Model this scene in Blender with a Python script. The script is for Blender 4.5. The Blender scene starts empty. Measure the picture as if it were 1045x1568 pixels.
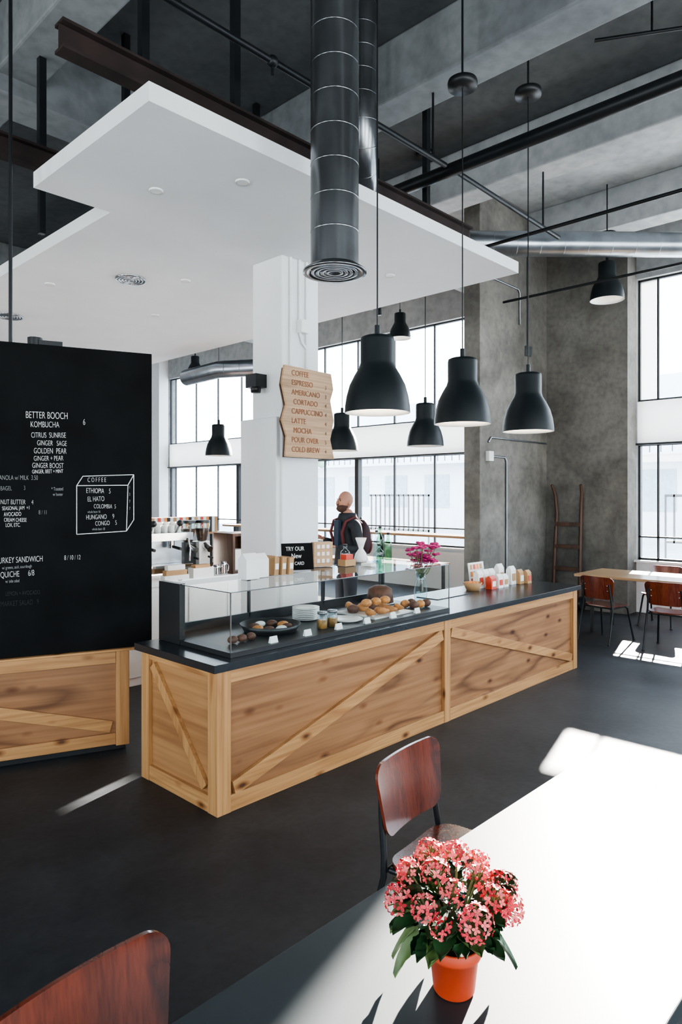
import bpy, math, random
from mathutils import Vector, Matrix
random.seed(7)
SC = bpy.context.scene
COL = SC.collection
pi = math.pi

# ------------------------------------------------------------------ materials
def new_mat(name):
    m = bpy.data.materials.new(name); m.use_nodes = True
    nt = m.node_tree; b = nt.nodes['Principled BSDF']
    return m, nt, b
def N(nt, t, **kw):
    n = nt.nodes.new(t)
    for k, v in kw.items(): setattr(n, k, v)
    return n
def coords(nt, scale=(1,1,1), rot=(0,0,0)):
    tc = N(nt, 'ShaderNodeTexCoord'); mp = N(nt, 'ShaderNodeMapping')
    mp.inputs['Scale'].default_value = scale; mp.inputs['Rotation'].default_value = rot
    nt.links.new(tc.outputs['Object'], mp.inputs['Vector'])
    return mp.outputs['Vector']
def noise(nt, vec, scale, detail=4, dist=0, rough=.5):
    n = N(nt, 'ShaderNodeTexNoise')
    n.inputs['Scale'].default_value = scale; n.inputs['Detail'].default_value = detail
    n.inputs['Distortion'].default_value = dist; n.inputs['Roughness'].default_value = rough
    nt.links.new(vec, n.inputs['Vector']); return n.outputs['Fac']
def ramp(nt, fac, stops):
    r = N(nt, 'ShaderNodeValToRGB'); e = r.color_ramp.elements
    while len(e) < len(stops): e.new(0.5)
    for i, (p, c) in enumerate(stops):
        e[i].position = p; e[i].color = (c[0], c[1], c[2], 1)
    nt.links.new(fac, r.inputs['Fac']); return r.outputs['Color']
def mix(nt, a, b, fac=1.0, mode='MULTIPLY'):
    m = N(nt, 'ShaderNodeMix', data_type='RGBA', blend_type=mode)
    if isinstance(fac, float): m.inputs[0].default_value = fac
    else: nt.links.new(fac, m.inputs[0])
    nt.links.new(a, m.inputs[6]); nt.links.new(b, m.inputs[7]); return m.outputs[2]
def bump(nt, b, h, strength=.2, dist=.01):
    bp = N(nt, 'ShaderNodeBump'); bp.inputs['Strength'].default_value = strength
    bp.inputs['Distance'].default_value = dist
    nt.links.new(h, bp.inputs['Height']); nt.links.new(bp.outputs[0], b.inputs['Normal'])
def paint(name, c, rough=.5, metal=0, var=.12, scale=6, bmp=0.05, coat=0, spec=None):
    m, nt, b = new_mat(name)
    v = coords(nt); f = noise(nt, v, scale, 5)
    lo = [x*(1-var) for x in c]; hi = [min(1, x*(1+var)) for x in c]
    col = ramp(nt, f, [(.3, lo), (.7, hi)])
    nt.links.new(col, b.inputs['Base Color'])
    b.inputs['Roughness'].default_value = rough; b.inputs['Metallic'].default_value = metal
    b.inputs['Coat Weight'].default_value = coat; b.inputs['Coat Roughness'].default_value = .1
    if spec is not None: b.inputs['Specular IOR Level'].default_value = spec
    if bmp: bump(nt, b, noise(nt, v, scale*8, 3), bmp, .002)
    return m
def wood(name, axis, c1, c2, fig=7, rough=.45, knots=True, coat=0, sc=1.0, dark=.5):
    m, nt, b = new_mat(name)
    s = [5*sc]*3; s['xyz'.index(axis)] = .7*sc
    s2 = [55*sc]*3; s2['xyz'.index(axis)] = 1.6*sc
    v = coords(nt, s); v2 = coords(nt, s2)
    f = noise(nt, v, .55, 3, .6)
    mu = N(nt, 'ShaderNodeMath', operation='MULTIPLY'); mu.inputs[1].default_value = fig
    nt.links.new(f, mu.inputs[0])
    pp = N(nt, 'ShaderNodeMath', operation='PINGPONG'); pp.inputs[1].default_value = 1
    nt.links.new(mu.outputs[0], pp.inputs[0])
    col = ramp(nt, pp.outputs[0], [(0, c2), (.28, c1), (.75, c1), (1, [(a+b_)/2 for a, b_ in zip(c1, c2)])])
    fine = noise(nt, v2, 1.0, 6)
    fc = ramp(nt, fine, [(.3, (.64, .57, .50)), (.65, (1, 1, 1))])
    col = mix(nt, col, fc, .9)
    if knots:
        sk = [4.5]*3; sk['xyz'.index(axis)] = 2.2
        vk = coords(nt, sk)
        vo = N(nt, 'ShaderNodeTexVoronoi'); vo.inputs['Scale'].default_value = 1.6
        nt.links.new(vk, vo.inputs['Vector'])
        kc = ramp(nt, vo.outputs['Distance'], [(.06, (.10, .04, .015)), (.11, (dark, dark*.75, dark*.55)), (.22, (1, 1, 1))])
        col = mix(nt, col, kc, .9)
    nt.links.new(col, b.inputs['Base Color'])
    b.inputs['Roughness'].default_value = rough
    b.inputs['Coat Weight'].default_value = coat; b.inputs['Coat Roughness'].default_value = .12
    bump(nt, b, fine, .08, .002)
    return m
def concrete(name, lo, hi, rough=.85, sc=1.0, bs=.3, spec=.5):
    m, nt, b = new_mat(name)
    v = coords(nt)
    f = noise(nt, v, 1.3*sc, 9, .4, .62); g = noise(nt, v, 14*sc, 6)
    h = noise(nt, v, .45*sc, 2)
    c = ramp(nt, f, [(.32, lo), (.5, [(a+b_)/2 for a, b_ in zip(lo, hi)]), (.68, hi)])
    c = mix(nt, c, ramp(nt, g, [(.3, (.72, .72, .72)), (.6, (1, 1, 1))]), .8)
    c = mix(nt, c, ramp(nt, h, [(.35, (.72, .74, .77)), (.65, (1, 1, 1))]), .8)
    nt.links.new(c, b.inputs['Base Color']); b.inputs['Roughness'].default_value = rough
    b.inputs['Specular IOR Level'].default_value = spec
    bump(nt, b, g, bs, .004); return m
def emit(name, c, s):
    m, nt, b = new_mat(name)
    b.inputs['Base Color'].default_value = (*c, 1)
    b.inputs['Emission Color'].default_value = (*c, 1); b.inputs['Emission Strength'].default_value = s
    return m
def glass(name, tint=(.95, .985, .975), refl=1.0):
    m = bpy.data.materials.new(name); m.use_nodes = True; nt = m.node_tree
    nt.nodes.clear()
    o = N(nt, 'ShaderNodeOutputMaterial'); t = N(nt, 'ShaderNodeBsdfTransparent'); g = N(nt, 'ShaderNodeBsdfGlossy')
    t.inputs[0].default_value = (*tint, 1); g.inputs['Roughness'].default_value = .02
    lw = N(nt, 'ShaderNodeLayerWeight'); lw.inputs[0].default_value = .5
    pw = N(nt, 'ShaderNodeMath', operation='POWER'); pw.inputs[1].default_value = 4.5
    nt.links.new(lw.outputs['Facing'], pw.inputs[0])
    mu = N(nt, 'ShaderNodeMath', operation='MULTIPLY_ADD'); mu.inputs[1].default_value = .75*refl; mu.inputs[2].default_value = .035*refl; mu.use_clamp = True
    mx = N(nt, 'ShaderNodeMixShader')
    nt.links.new(pw.outputs[0], mu.inputs[0]); nt.links.new(mu.outputs[0], mx.inputs[0])
    nt.links.new(t.outputs[0], mx.inputs[1]); nt.links.new(g.outputs[0], mx.inputs[2])
    nt.links.new(mx.outputs[0], o.inputs[0]); return m

PINE1, PINE2 = (.53, .285, .115), (.36, .165, .060)
pine_x = wood('pine_x', 'x', PINE1, PINE2, 6, .42)
pine_y = wood('pine_y', 'y', PINE1, PINE2, 6, .42)
pine_z = wood('pine_z', 'z', PINE1, PINE2, 6, .42)
ply_x = wood('ply_x', 'x', (.35, .175, .078), (.17, .075, .031), 9, .38, sc=.6, dark=.55)
ply_y = wood('ply_y', 'y', (.42, .215, .09), (.28, .13, .05), 5, .4, sc=.55, knots=False)
board_wood = wood('menu_birch', 'x', (.54, .345, .19), (.44, .265, .14), 5, .5, knots=False)
mahog = wood('mahogany_ply', 'z', (.17, .032, .014), (.065, .013, .007), 5, .2, knots=False, coat=.6, sc=2.4)
tabletop_wood = wood('tabletop_wood', 'y', (.50, .32, .17), (.38, .22, .11), 5, .3, knots=False, coat=.3)
truck_wood = wood('old_oak', 'z', (.10, .05, .03), (.06, .03, .02), 5, .5, knots=False)
black_paint = paint('black_paint', (.012, .013, .014), .42)
black_metal = paint('black_metal', (.014, .016, .018), .4, .3)
lamp_black = paint('lamp_black', (.006, .010, .012), .5, 0, bmp=0, spec=.35)
lamp_white = paint('lamp_white', (.85, .85, .84), .5, bmp=0)
slab_black = paint('slab_black', (.018, .022, .026), .25, scale=20)
board_black = paint('chalkboard_black', (.0065, .007, .0075), .8, var=.4, scale=2.5, spec=.12)
white_paint = paint('white_paint', (.80, .81, .81), .55, var=.03, scale=2)
white_gloss = paint('white_gloss', (.82, .82, .80), .25, var=.03)
concrete_wall = concrete('concrete_wall', (.105, .097, .084), (.25, .235, .205))
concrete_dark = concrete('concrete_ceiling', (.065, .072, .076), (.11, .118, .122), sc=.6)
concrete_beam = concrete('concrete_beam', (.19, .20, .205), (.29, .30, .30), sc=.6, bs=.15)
concrete_pale = concrete('concrete_window_lit', (.42, .43, .43), (.56, .57, .56), sc=.5, bs=.12)  # brightness by the windows put into a paler concrete colour
floor_mat = concrete('floor_concrete', (.018, .019, .021), (.042, .044, .046), rough=.5, sc=1.5, bs=.25, spec=.35)
steel = paint('galvanised_steel', (.34, .37, .40), .3, .95, var=.25, scale=3)
steel_dark = paint('duct_steel', (.23, .24, .25), .25, .95, var=.3, scale=3)
chrome = paint('chrome', (.6, .6, .6), .12, 1, bmp=0)
rust = paint('rusted_steel', (.024, .014, .012), .8, .1, var=.5, scale=4)
frame_black = paint('window_frame_black', (.03, .033, .036), .5)
table_top = paint('table_laminate', (.016, .024, .027), .5, var=.08, scale=12, bmp=.02, spec=.5)
chalk = paint('chalk_white', (.80, .80, .78), .9, var=.2, scale=60, bmp=0)
chalk_dim = paint('chalk_grey', (.40, .41, .41), .9, var=.3, scale=60, bmp=0)
chalk_faint = paint('chalk_faint', (.035, .035, .035), .9, bmp=0)
burnt = paint('burnt_lettering', (.26, .085, .035), .7, bmp=0)
paper_white = paint('paper_white', (.82, .82, .8), .7, var=.04)
kraft = paint('kraft_paper', (.42, .25, .12), .7, var=.1)
red_label = paint('red_label', (.55, .06, .03), .5)
orange_label = paint('orange_label', (.75, .25, .05), .5)
terracotta = paint('terracotta', (.50, .055, .016), .55, var=.08, scale=10)
soil = paint('soil', (.03, .02, .015), .9)
leaf_a = paint('leaf_green', (.018, .055, .018), .38, var=.35, scale=20, bmp=0)
leaf_b = paint('leaf_light', (.11, .17, .05), .45, var=.25, scale=20, bmp=0)
stem_m = paint('stem_green', (.12, .15, .05), .5, bmp=0)
pet_a = paint('petal_coral', (.72, .045, .075), .6, var=.2, scale=40, bmp=0)
pet_b = paint('petal_pink', (.84, .14, .15), .6, var=.2, scale=40, bmp=0)
pet_c = paint('petal_red', (.45, .018, .03), .6, var=.2, scale=40, bmp=0)
pet_y = paint('petal_centre', (.75, .35, .12), .6, bmp=0)
magenta = paint('orchid_magenta', (.40, .012, .13), .5, bmp=0)
pastry_m = paint('pastry_crust', (.46, .19, .05), .5, var=.4, scale=30)
pastry_d = paint('pastry_dark', (.09, .035, .018), .6, var=.4, scale=30)
ceramic = paint('ceramic', (.68, .68, .66), .25, var=.03)
glassm = glass('case_glass')
glass_green = glass('bottle_glass', (.45, .7, .5), 2)
glass_blue = glass('bottle_clear', (.78, .9, .92), 2)
bulb_m = emit('bulb_glow', (1, .86, .68), 14)
skin_m = paint('skin', (.38, .185, .12), .6, var=.06, bmp=0)
lip_m = paint('lips', (.26, .09, .07), .5, bmp=0)
beard_m = paint('beard_brown', (.05, .022, .012), .8, var=.3, scale=80)
eye_m = paint('eye_dark', (.02, .015, .01), .3, bmp=0)
jacket = paint('jacket_dark', (.012, .014, .018), .75, var=.2, scale=12)
shirt_m = paint('shirt_blue', (.018, .035, .06), .8)
trousers = paint('trousers_dark', (.02, .022, .03), .8)
pack_m = paint('backpack_maroon', (.085, .009, .011), .7)
pack_d = paint('backpack_dark', (.03, .010, .012), .7)
facade = paint('facade_pale', (.74, .75, .77), .8, var=.04, scale=1)
facade_win = paint('facade_glass', (.38, .46, .51), .3)
leaf_out = paint('tree_leaves', (.36, .47, .34), .8, var=.2, scale=3, bmp=0)
rail_grey = paint('railing_grey', (.08, .09, .10), .5)
pavement = concrete('pavement', (.5, .5, .49), (.62, .62, .6), sc=.5)

def translucent(name, c, f=.35):
    m, nt, b = new_mat(name)
    o = nt.nodes['Material Output']; tr = N(nt, 'ShaderNodeBsdfTranslucent'); tr.inputs[0].default_value = (*c, 1)
    b.inputs['Base Color'].default_value = (*c, 1); b.inputs['Roughness'].default_value = .6
    mx = N(nt, 'ShaderNodeMixShader'); mx.inputs[0].default_value = f
    nt.links.new(b.outputs[0], mx.inputs[1]); nt.links.new(tr.outputs[0], mx.inputs[2])
    nt.links.new(mx.outputs[0], o.inputs[0]); return m
spandrel_m = translucent('spandrel_panel', (.85, .87, .88), .3)
sun_slab_m = translucent('added_sun_slab', (.8, .8, .8), .3)  # for the added slab outside that blocks low sun
sun_sheet_m = translucent('added_sun_sheet', (.86, .87, .88), .5)  # for the added sheets that stop direct sun in two bays

# ------------------------------------------------------------------ mesh builder
class MB:
    def __init__(s): s.v = []; s.f = []; s.mi = []; s.sm = []; s.mats = []; s.M = Matrix.Identity(4)
    def idx(s, m):
        if m not in s.mats: s.mats.append(m)
        return s.mats.index(m)
    def add(s, vs, fs, mat, smooth=False):
        o = len(s.v); k = s.idx(mat)
        s.v += [tuple(s.M @ Vector(p)) for p in vs]
        for f in fs: s.f.append([i+o for i in f]); s.mi.append(k); s.sm.append(smooth)
    def box(s, x0, x1, y0, y1, z0, z1, mat):
        vs = [(x0,y0,z0),(x1,y0,z0),(x1,y1,z0),(x0,y1,z0),(x0,y0,z1),(x1,y0,z1),(x1,y1,z1),(x0,y1,z1)]
        s.add(vs, [(0,3,2,1),(4,5,6,7),(0,1,5,4),(1,2,6,5),(2,3,7,6),(3,0,4,7)], mat)
    def beam(s, p0, p1, w, t, nrm, mat):
        p0 = Vector(p0); p1 = Vector(p1); d = (p1-p0).normalized(); n = Vector(nrm).normalized(); q = d.cross(n).normalized()
        vs = []
        for p in (p0, p1):
            for a, b in ((-1,-1),(1,-1),(1,1),(-1,1)):
                vs.append(tuple(p+q*a*w/2+n*b*t/2))
        s.add(vs, [(0,3,2,1),(4,5,6,7),(0,1,5,4),(1,2,6,5),(2,3,7,6),(3,0,4,7)], mat)
    def tube(s, pts, r, mat, n=10, caps=True):
        pts = [Vector(p) for p in pts]; L = len(pts)
        rs = r if isinstance(r, (list, tuple)) else [r]*L
        t0 = (pts[1]-pts[0]).normalized()
        up = Vector((0,0,1)) if abs(t0.z) < .9 else Vector((1,0,0))
        a = t0.cross(up).normalized(); vs = []
        for i, p in enumerate(pts):
            if i == 0: t = t0
            elif i == L-1: t = (pts[i]-pts[i-1]).normalized()
            else: t = ((pts[i+1]-pts[i]).normalized()+(pts[i]-pts[i-1]).normalized()).normalized()
            a = (a-t*a.dot(t)).normalized(); b = t.cross(a)
            for k in range(n):
                an = 2*pi*k/n; vs.append(tuple(p+(a*math.cos(an)+b*math.sin(an))*rs[i]))
        fs = []
        for i in range(L-1):
            for k in range(n):
                k2 = (k+1) % n; fs.append((i*n+k, i*n+k2, (i+1)*n+k2, (i+1)*n+k))
        s.add(vs, fs, mat, True)
        if caps:
            s.add(vs[:n], [tuple(range(n))[::-1]], mat); s.add(vs[-n:], [tuple(range(n))], mat)
    def lathe(s, prof, mat, c=(0,0,0), n=32, smooth=True):
        vs = []; fs = []
        for r, z in prof:
            for k in range(n):
                a = 2*pi*k/n; vs.append((c[0]+r*math.cos(a), c[1]+r*math.sin(a), c[2]+z))
        for i in range(len(prof)-1):
            for k in range(n):
                k2 = (k+1) % n; fs.append((i*n+k, i*n+k2, (i+1)*n+k2, (i+1)*n+k))
        s.add(vs, fs, mat, smooth)
    def sph(s, c, r, mat, nu=14, nv=9, f=None):
        if not isinstance(r, (tuple, list)): r = (r, r, r)
        vs = []; fs = []
        for j in range(nv+1):
            th = pi*j/nv
            for i in range(nu):
                ph = 2*pi*i/nu
                p = Vector((math.sin(th)*math.cos(ph)*r[0], math.sin(th)*math.sin(ph)*r[1], math.cos(th)*r[2]))
                if f: p = f(p)
                vs.append((c[0]+p.x, c[1]+p.y, c[2]+p.z))
        for j in range(nv):
            for i in range(nu):
                i2 = (i+1) % nu; fs.append((j*nu+i, (j+1)*nu+i, (j+1)*nu+i2, j*nu+i2))
        s.add(vs, fs, mat, True)
    def grid(s, fn, nu, nv, mat, smooth=True, flip=False):
        vs = [tuple(fn(i/nu, j/nv)) for j in range(nv+1) for i in range(nu+1)]; fs = []
        for j in range(nv):
            for i in range(nu):
                a = j*(nu+1)+i; q = (a, a+1, a+nu+2, a+nu+1); fs.append(q[::-1] if flip else q)
        s.add(vs, fs, mat, smooth)
    def prism(s, poly, axis, a0, a1, mat):
        def P(u, w, a):
            return {'y': (u, a, w), 'x': (a, u, w), 'z': (u, w, a)}[axis]
        n = len(poly)
        vs = [P(u, w, a0) for u, w in poly]+[P(u, w, a1) for u, w in poly]
        fs = [tuple(range(n))[::-1], tuple(range(n, 2*n))]+[(i, (i+1) % n, n+(i+1) % n, n+i) for i in range(n)]
        s.add(vs, fs, mat)
    def obj(s, name, loc=(0,0,0), rot=(0,0,0), parent=None, bevel=0, recalc=True):
        me = bpy.data.meshes.new(name); me.from_pydata(s.v, [], s.f)
        for m in s.mats: me.materials.append(m)
        me.polygons.foreach_set('material_index', s.mi); me.polygons.foreach_set('use_smooth', s.sm); me.update()
        if recalc:
            import bmesh
            bm = bmesh.new(); bm.from_mesh(me); bmesh.ops.recalc_face_normals(bm, faces=bm.faces); bm.to_mesh(me); bm.free()
        o = bpy.data.objects.new(name, me); COL.objects.link(o)
        o.location = loc; o.rotation_euler = rot
        if parent: o.parent = parent
        if bevel:
            b = o.modifiers.new('bevel', 'BEVEL'); b.width = bevel; b.segments = 2; b.limit_method = 'ANGLE'; b.angle_limit = .7
        return o
def empty(name, loc=(0,0,0), rot=(0,0,0)):
    e = bpy.data.objects.new(name, None); COL.objects.link(e); e.location = loc; e.rotation_euler = rot; return e
def text(name, s, size, loc, rot, mat, parent, xs=1.0, align='LEFT', off=0):
    c = bpy.data.curves.new(name, 'FONT'); c.body = s; c.size = size; c.extrude = .0008; c.align_x = align; c.offset = off
    c.materials.append(mat)
    o = bpy.data.objects.new(name, c); COL.objects.link(o); o.location = loc; o.rotation_euler = rot; o.scale = (xs, 1, 1)
    o.parent = parent; return o

# ------------------------------------------------------------------ room shell
X0, X1, Y0, Y1, ZC = -4.0, 10.7, -4.5, 20.0, 6.2
b = MB(); b.box(X0-.3, X1+.3, Y0-.3, Y1+.3, -.2, 0, floor_mat); b.obj('floor')
b = MB(); b.box(X0-.3, 7.5, Y0-.3, Y1+.3, ZC, ZC+.3, concrete_dark); b.box(7.5, X1+.3, Y0-.3, Y1+.3, ZC, ZC+.3, concrete_pale); b.obj('ceiling')  # window-side strip paler: window light painted into the slab colour
ZS, ZL, ZU, ZT = .80, 2.57, 3.22, 5.09
b = MB()
b.box(X1, X1+.25, Y0-.3, Y1+.3, -.2, ZS, white_paint)
b.box(X1, X1+.25, Y0-.3, Y1+.3, ZT, ZC, concrete_pale)
for a, c in ((Y0-.3, -3.6), (3.95, 5.52), (17.05, 18.3)):
    b.box(X1, X1+.25, a, c, ZS, ZT, concrete_beam)
b.box(10.35, X1, 3.95, 5.25, 0, ZC, concrete_wall)
b.box(10.40, X1, 17.05, 17.7, 0, ZC, white_paint)
b.obj('wall_east')
b = MB(); b.box(8.35, 10.7, 5.25, 5.52, 0, ZC, concrete_wall); b.obj('wall_fin', bevel=.01)
def hwall(name, fixed, a0, a1, axis, pier, top):
    b = MB()
    def bx(u0, u1, z0, z1, m):
        if axis == 'y': b.box(u0, u1, fixed-.25, fixed, z0, z1, m)
        else: b.box(fixed-.25, fixed, u0, u1, z0, z1, m)
    bx(a0, a1, 0, .8, white_paint); bx(a0, a1, top, ZC, concrete_beam)
    u = a0
    while u < a1:
        bx(u, min(u+pier, a1), .8, top, concrete_beam); u += 4.2
    return b.obj(name)
hwall('wall_south', Y0, X0, X1, 'y', 1.5, 4.3)
hwall('wall_west', X0, Y0, 12, 'x', 2.0, 3.9)
b = MB(); b.box(X0-.25, X0, 12, Y1, 0, ZC, white_paint); b.obj('wall_west_solid')
b = MB(); b.box(X0, X1, Y1, Y1+.25, 0, ZC, white_paint); b.obj('wall_north')

wn = 0
def window(y0, y1, z0, z1, step, thick=(), hbars=(), sun_sheets=()):
    global wn; wn += 1
    b = MB(); x0, x1 = X1+.08, X1+.12; e = .03
    b.box(x0, x1, y0, y1, z0, z0+e, frame_black); b.box(x0, x1, y0, y1, z1-e, z1, frame_black)
    b.box(x0, x1, y0, y0+e, z0, z1, frame_black); b.box(x0, x1, y1-e, y1, z0, z1, frame_black)
    y = y0+step[0]
    while y < y1-.2:
        w = .014; b.box(x0, x1, y-w, y+w, z0, z1, frame_black); y += step[1]
    for t in thick: b.box(x0-.04, x1+.04, t-.05, t+.05, z0, z1, frame_black)
    for h in hbars: b.box(x0, x1, y0, y1, h-.012, h+.012, frame_black)
    # added translucent sheets behind single panes, put there to cut direct sun
    for a, c, q0, q1 in sun_sheets: b.box(x1+.005, x1+.012, a, c, q0, q1, sun_sheet_m)
    b.obj('window_%d' % wn)
window(5.52, 17.05, ZU, ZT, (.28, 1.0), sun_sheets=((5.55, 6.8, 3.40, ZT-.03),))
window(5.52, 17.05, ZS, ZL, (.28, 1.0), (9.8, 13.9), (1.15,))
window(18.3, Y1, ZS, ZT, (.8, .9))
window(-3.6, 3.95, ZU, ZT, (.26, 1.0), sun_sheets=((3.67, 3.92, ZU+.03, ZT-.03),))
window(-3.6, 3.95, ZS, ZL, (.26, 1.0), (), (1.15,))
k = 0
for a, c in ((5.52, 17.05), (-3.6, 3.95)):
    k += 1
    b = MB(); b.box(X1+.04, X1+.16, a, c, ZL, ZU, spandrel_m)
    b.box(X1-.03, X1+.25, a, c, ZL-.02, ZL+.01, frame_black)
    b.box(X1-.10, X1+.2, a, c, ZS-.03, ZS, white_gloss)
    b.obj('trim_%d' % k)

k = 0
for x in (0.2, 2.3, 5.1, 7.35, 9.75):
    k += 1; b = MB(); b.box(x, x+.40, Y0, Y1, 5.62, ZC, concrete_beam if x < 7 else concrete_pale); b.obj('trim_beam_%d' % k, bevel=.02)  # beams nearest the windows carry the same painted-in light
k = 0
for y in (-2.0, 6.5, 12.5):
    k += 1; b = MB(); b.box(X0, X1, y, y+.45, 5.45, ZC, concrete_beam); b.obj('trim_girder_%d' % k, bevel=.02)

# ------------------------------------------------------------------ canopy soffit
ZK = 3.96
b = MB()
b.prism([(1.98,3.35),(6.02,3.35),(6.02,12.0),(2.56,12.0),(2.56,4.89),(1.98,4.89)], 'z', ZK, ZK+.11, white_paint)
for x, y in ((2.6,4.3),(2.94,3.75),(3.9,5.9),(3.0,7.0),(5.2,4.3),(4.4,7.3),(5.1,6.0)):
    b.lathe([(.0,-.006),(.035,-.006),(.045,-.012),(.05,-.004),(.05,.01)], white_gloss, (x, y, ZK), 24)
for x, y in ((3.49,6.25),(3.2,8.6)):
    for r in (.15,.12,.09,.06,.03):
        b.lathe([(r,0),(r,-.02),(r-.012,-.02),(r-.012,0)], steel_dark, (x, y, ZK), 28)
b.obj('ceiling_canopy')
def ibeam(b, p0, p1, w, h, mat):
    p0 = Vector(p0); p1 = Vector(p1); up = Vector((0,0,1))
    b.beam(p0+up*h/2, p1+up*h/2, w, .02, up, mat); b.beam(p0-up*h/2, p1-up*h/2, w, .02, up, mat)
    b.beam(p0, p1, .015, h, up, mat)
b = MB()
for y in (4.3, 6.0, 9.5):
    ibeam(b, (1.9, y, 4.72), (6.6, y, 4.72), .12, .17, rust)
    for x in (2.5, 3.3, 4.9, 5.8):
        b.beam((x, y, 4.07), (x, y, 4.62), .05, .05, (0,1,0), black_metal)
        b.beam((x, y, 4.82), (x, y, 5.6 if x in (2.5,) else 6.19), .06, .06, (0,1,0), black_metal)
b.obj('steel_beam_frame')

b = MB()
b.box(4.07, 4.53, 4.62, 5.04, 0, ZK, white_paint)
b.box(4.03, 4.50, 4.65, 5.17, 0, 2.50, white_paint)
b.obj('structural_column', bevel=.012)
b = MB()
for x, z0 in ((4.16, 2.97), (4.27, 3.3), (4.36, 2.97)):
    b.tube([(x,4.603,3.95),(x,4.603,z0)], .013, white_paint, 8)
b.tube([(4.27,4.603,3.3),(4.30,4.603,3.2),(4.36,4.603,3.15)], .013, white_paint, 8)
b.box(4.25,4.34,4.55,4.618,3.28,3.4, white_gloss)
b.obj('conduit_run')
b = MB(); b.box(3.94,4.068,4.83,4.98,2.78,2.9, black_paint); b.lathe([(0,0),(.04,0),(.05,-.02),(.045,-.06),(0,-.06)], black_paint, (3.98,4.88,2.79), 20)
b.obj('wall_speaker')

# ------------------------------------------------------------------ ducts
def duct(b, pts, r, mat, rib=.25, n=32, rh=.0022):
    b.tube(pts, r, mat, n)
    acc = 0
    for i in range(len(pts)-1):
        p, q = Vector(pts[i]), Vector(pts[i+1]); L = (q-p).length; d = (q-p)/L
        t = rib-acc
        while t < L:
            c = p+d*t; b.tube([c-d*.004, c, c+d*.004], [r, r+rh, r], mat, n, False); t += rib
        acc = L-(t-rib)
b = MB()
duct(b, [(2.94,2.86,3.17),(2.94,2.86,6.2)], .145, steel_dark, .2)
b.lathe([(.145,.03),(.19,.0),(.192,-.012),(.16,-.012),(.15,.01),(.14,.01)], steel_dark, (2.94,2.86,3.14), 40)
for r in (.13,.10,.07,.04):
    b.lathe([(r,.02),(r+.012,-.012),(r-.004,-.012),(r-.012,.02)], steel, (2.94,2.86,3.14), 36)
b.lathe([(0,.02),(.143,.02)], black_paint, (2.94,2.86,3.16), 36)
b.obj('vertical_air_duct')
b = MB()
pts = [(4.02,3.62,6.2),(4.02,3.62,5.1)]
for i in range(9):
    a = i/8*pi/2; pts.append((4.02+.3*(1-math.cos(a)), 3.62+.25*(1-math.cos(a)), 4.9-.5*math.sin(a)))
pts += [(4.45, 4.0, 4.38)]
duct(b, pts, .13, steel_dark, .18); b.obj('branch_air_duct')
b = MB(); duct(b, [(7.42,4.84,5.0),(9.9,2.25,4.98)], .155, steel, .3); b.obj('horizontal_air_duct')
b = MB(); duct(b, [(6.3,9.5,3.7),(6.3,8.6,3.72),(6.9,7.7,3.74)], .13, steel, .25)
b.obj('rear_air_duct')

# ------------------------------------------------------------------ pipes / rods
b = MB()
b.tube([(5.62,-3,5.0),(5.62,12,5.0)], .065, black_metal, 16)
for y in (-1.8,6.7): b.tube([(5.62,y,5.03),(5.62,y,5.45)], .012, black_metal, 6)
b.obj('sprinkler_main_pipe')
b = MB()
b.tube([(-1,3.85,5.0),(5.5,3.85,5.0)], .026, black_metal, 12)
for x in (0.4,2.5,5.3):
    b.tube([(x,3.85,5.0),(x,3.85,5.615)], .012, black_metal, 6)
for x in (1.4, 3.3): b.sph((x,3.85,5.0), .045, black_metal); b.tube([(x,3.85,5.0),(x,3.85,4.9)], .012, black_metal, 6)
b.obj('sprinkler_branch_pipe')
b = MB()
b.tube([(5.7,3.85,5.0),(7.9,3.85,4.95)], .026, black_metal, 12); b.tube([(7.5,3.85,4.96),(7.5,3.85,5.615)], .012, black_metal, 6)
b.obj('sprinkler_branch_pipe')
b = MB(); b.tube([(7.0,-2,4.72),(7.0,14,4.72)], .02, black_metal, 10)
for y in (-1.8,6.7,12.7): b.tube([(7.0,y,4.72),(7.0,y,5.45)], .01, black_metal, 6)
b.obj('conduit_pipe')
b = MB(); b.tube([(8.9,-2,4.62),(8.9,5.2,4.62)], .018, black_metal, 10)
for y in (-1.8,): b.tube([(8.9,y,4.62),(8.9,y,5.45)], .01, black_metal, 6)
b.obj('conduit_pipe')
b = MB(); b.tube([(6.05,2.6,5.9),(6.9,1.2,5.92)], .018, black_metal, 8); b.tube([(6.3,2.19,5.9),(6.3,2.19,6.19)], .01, black_metal, 6); b.obj('conduit_pipe')
b = MB()
b.tube([(8.4,5.235,4.93),(9.4,5.235,4.93),(9.45,5.235,4.88),(9.45,5.235,4.4)], .013, steel, 8)
b.tube([(9.7,5.235,5.6),(9.7,5.235,4.1)], .013, steel, 8)
b.box(9.63,9.77,5.2,5.25,3.95,4.1, steel)
b.tube([(8.55,5.235,2.55),(8.62,5.235,2.62),(10.3,5.235,2.62)], .013, steel, 8)
b.tube([(8.55,5.235,2.35),(9.0,5.235,2.35),(9.05,5.235,2.3),(9.05,5.235,0)], .016, steel, 8)
b.box(8.5,8.62,5.19,5.25,2.28,2.42, white_gloss)
b.obj('wall_conduit')
b = MB()
b.tube([(6.2,5.6,4.25),(6.9,5.85,4.25)], .015, black_metal, 8)
for t in (.1,.5,.9): b.tube([(6.2+.7*t,5.6+.25*t,4.25),(6.2+.7*t,5.6+.25*t,4.15)], .03, black_metal, 10)
b.tube([(6.3,5.64,4.25),(6.3,5.64,6.19)], .008, black_metal, 6); b.tube([(6.8,5.81,4.25),(6.8,5.81,6.19)], .008, black_metal, 6)
b.obj('track_light_rail')

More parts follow.
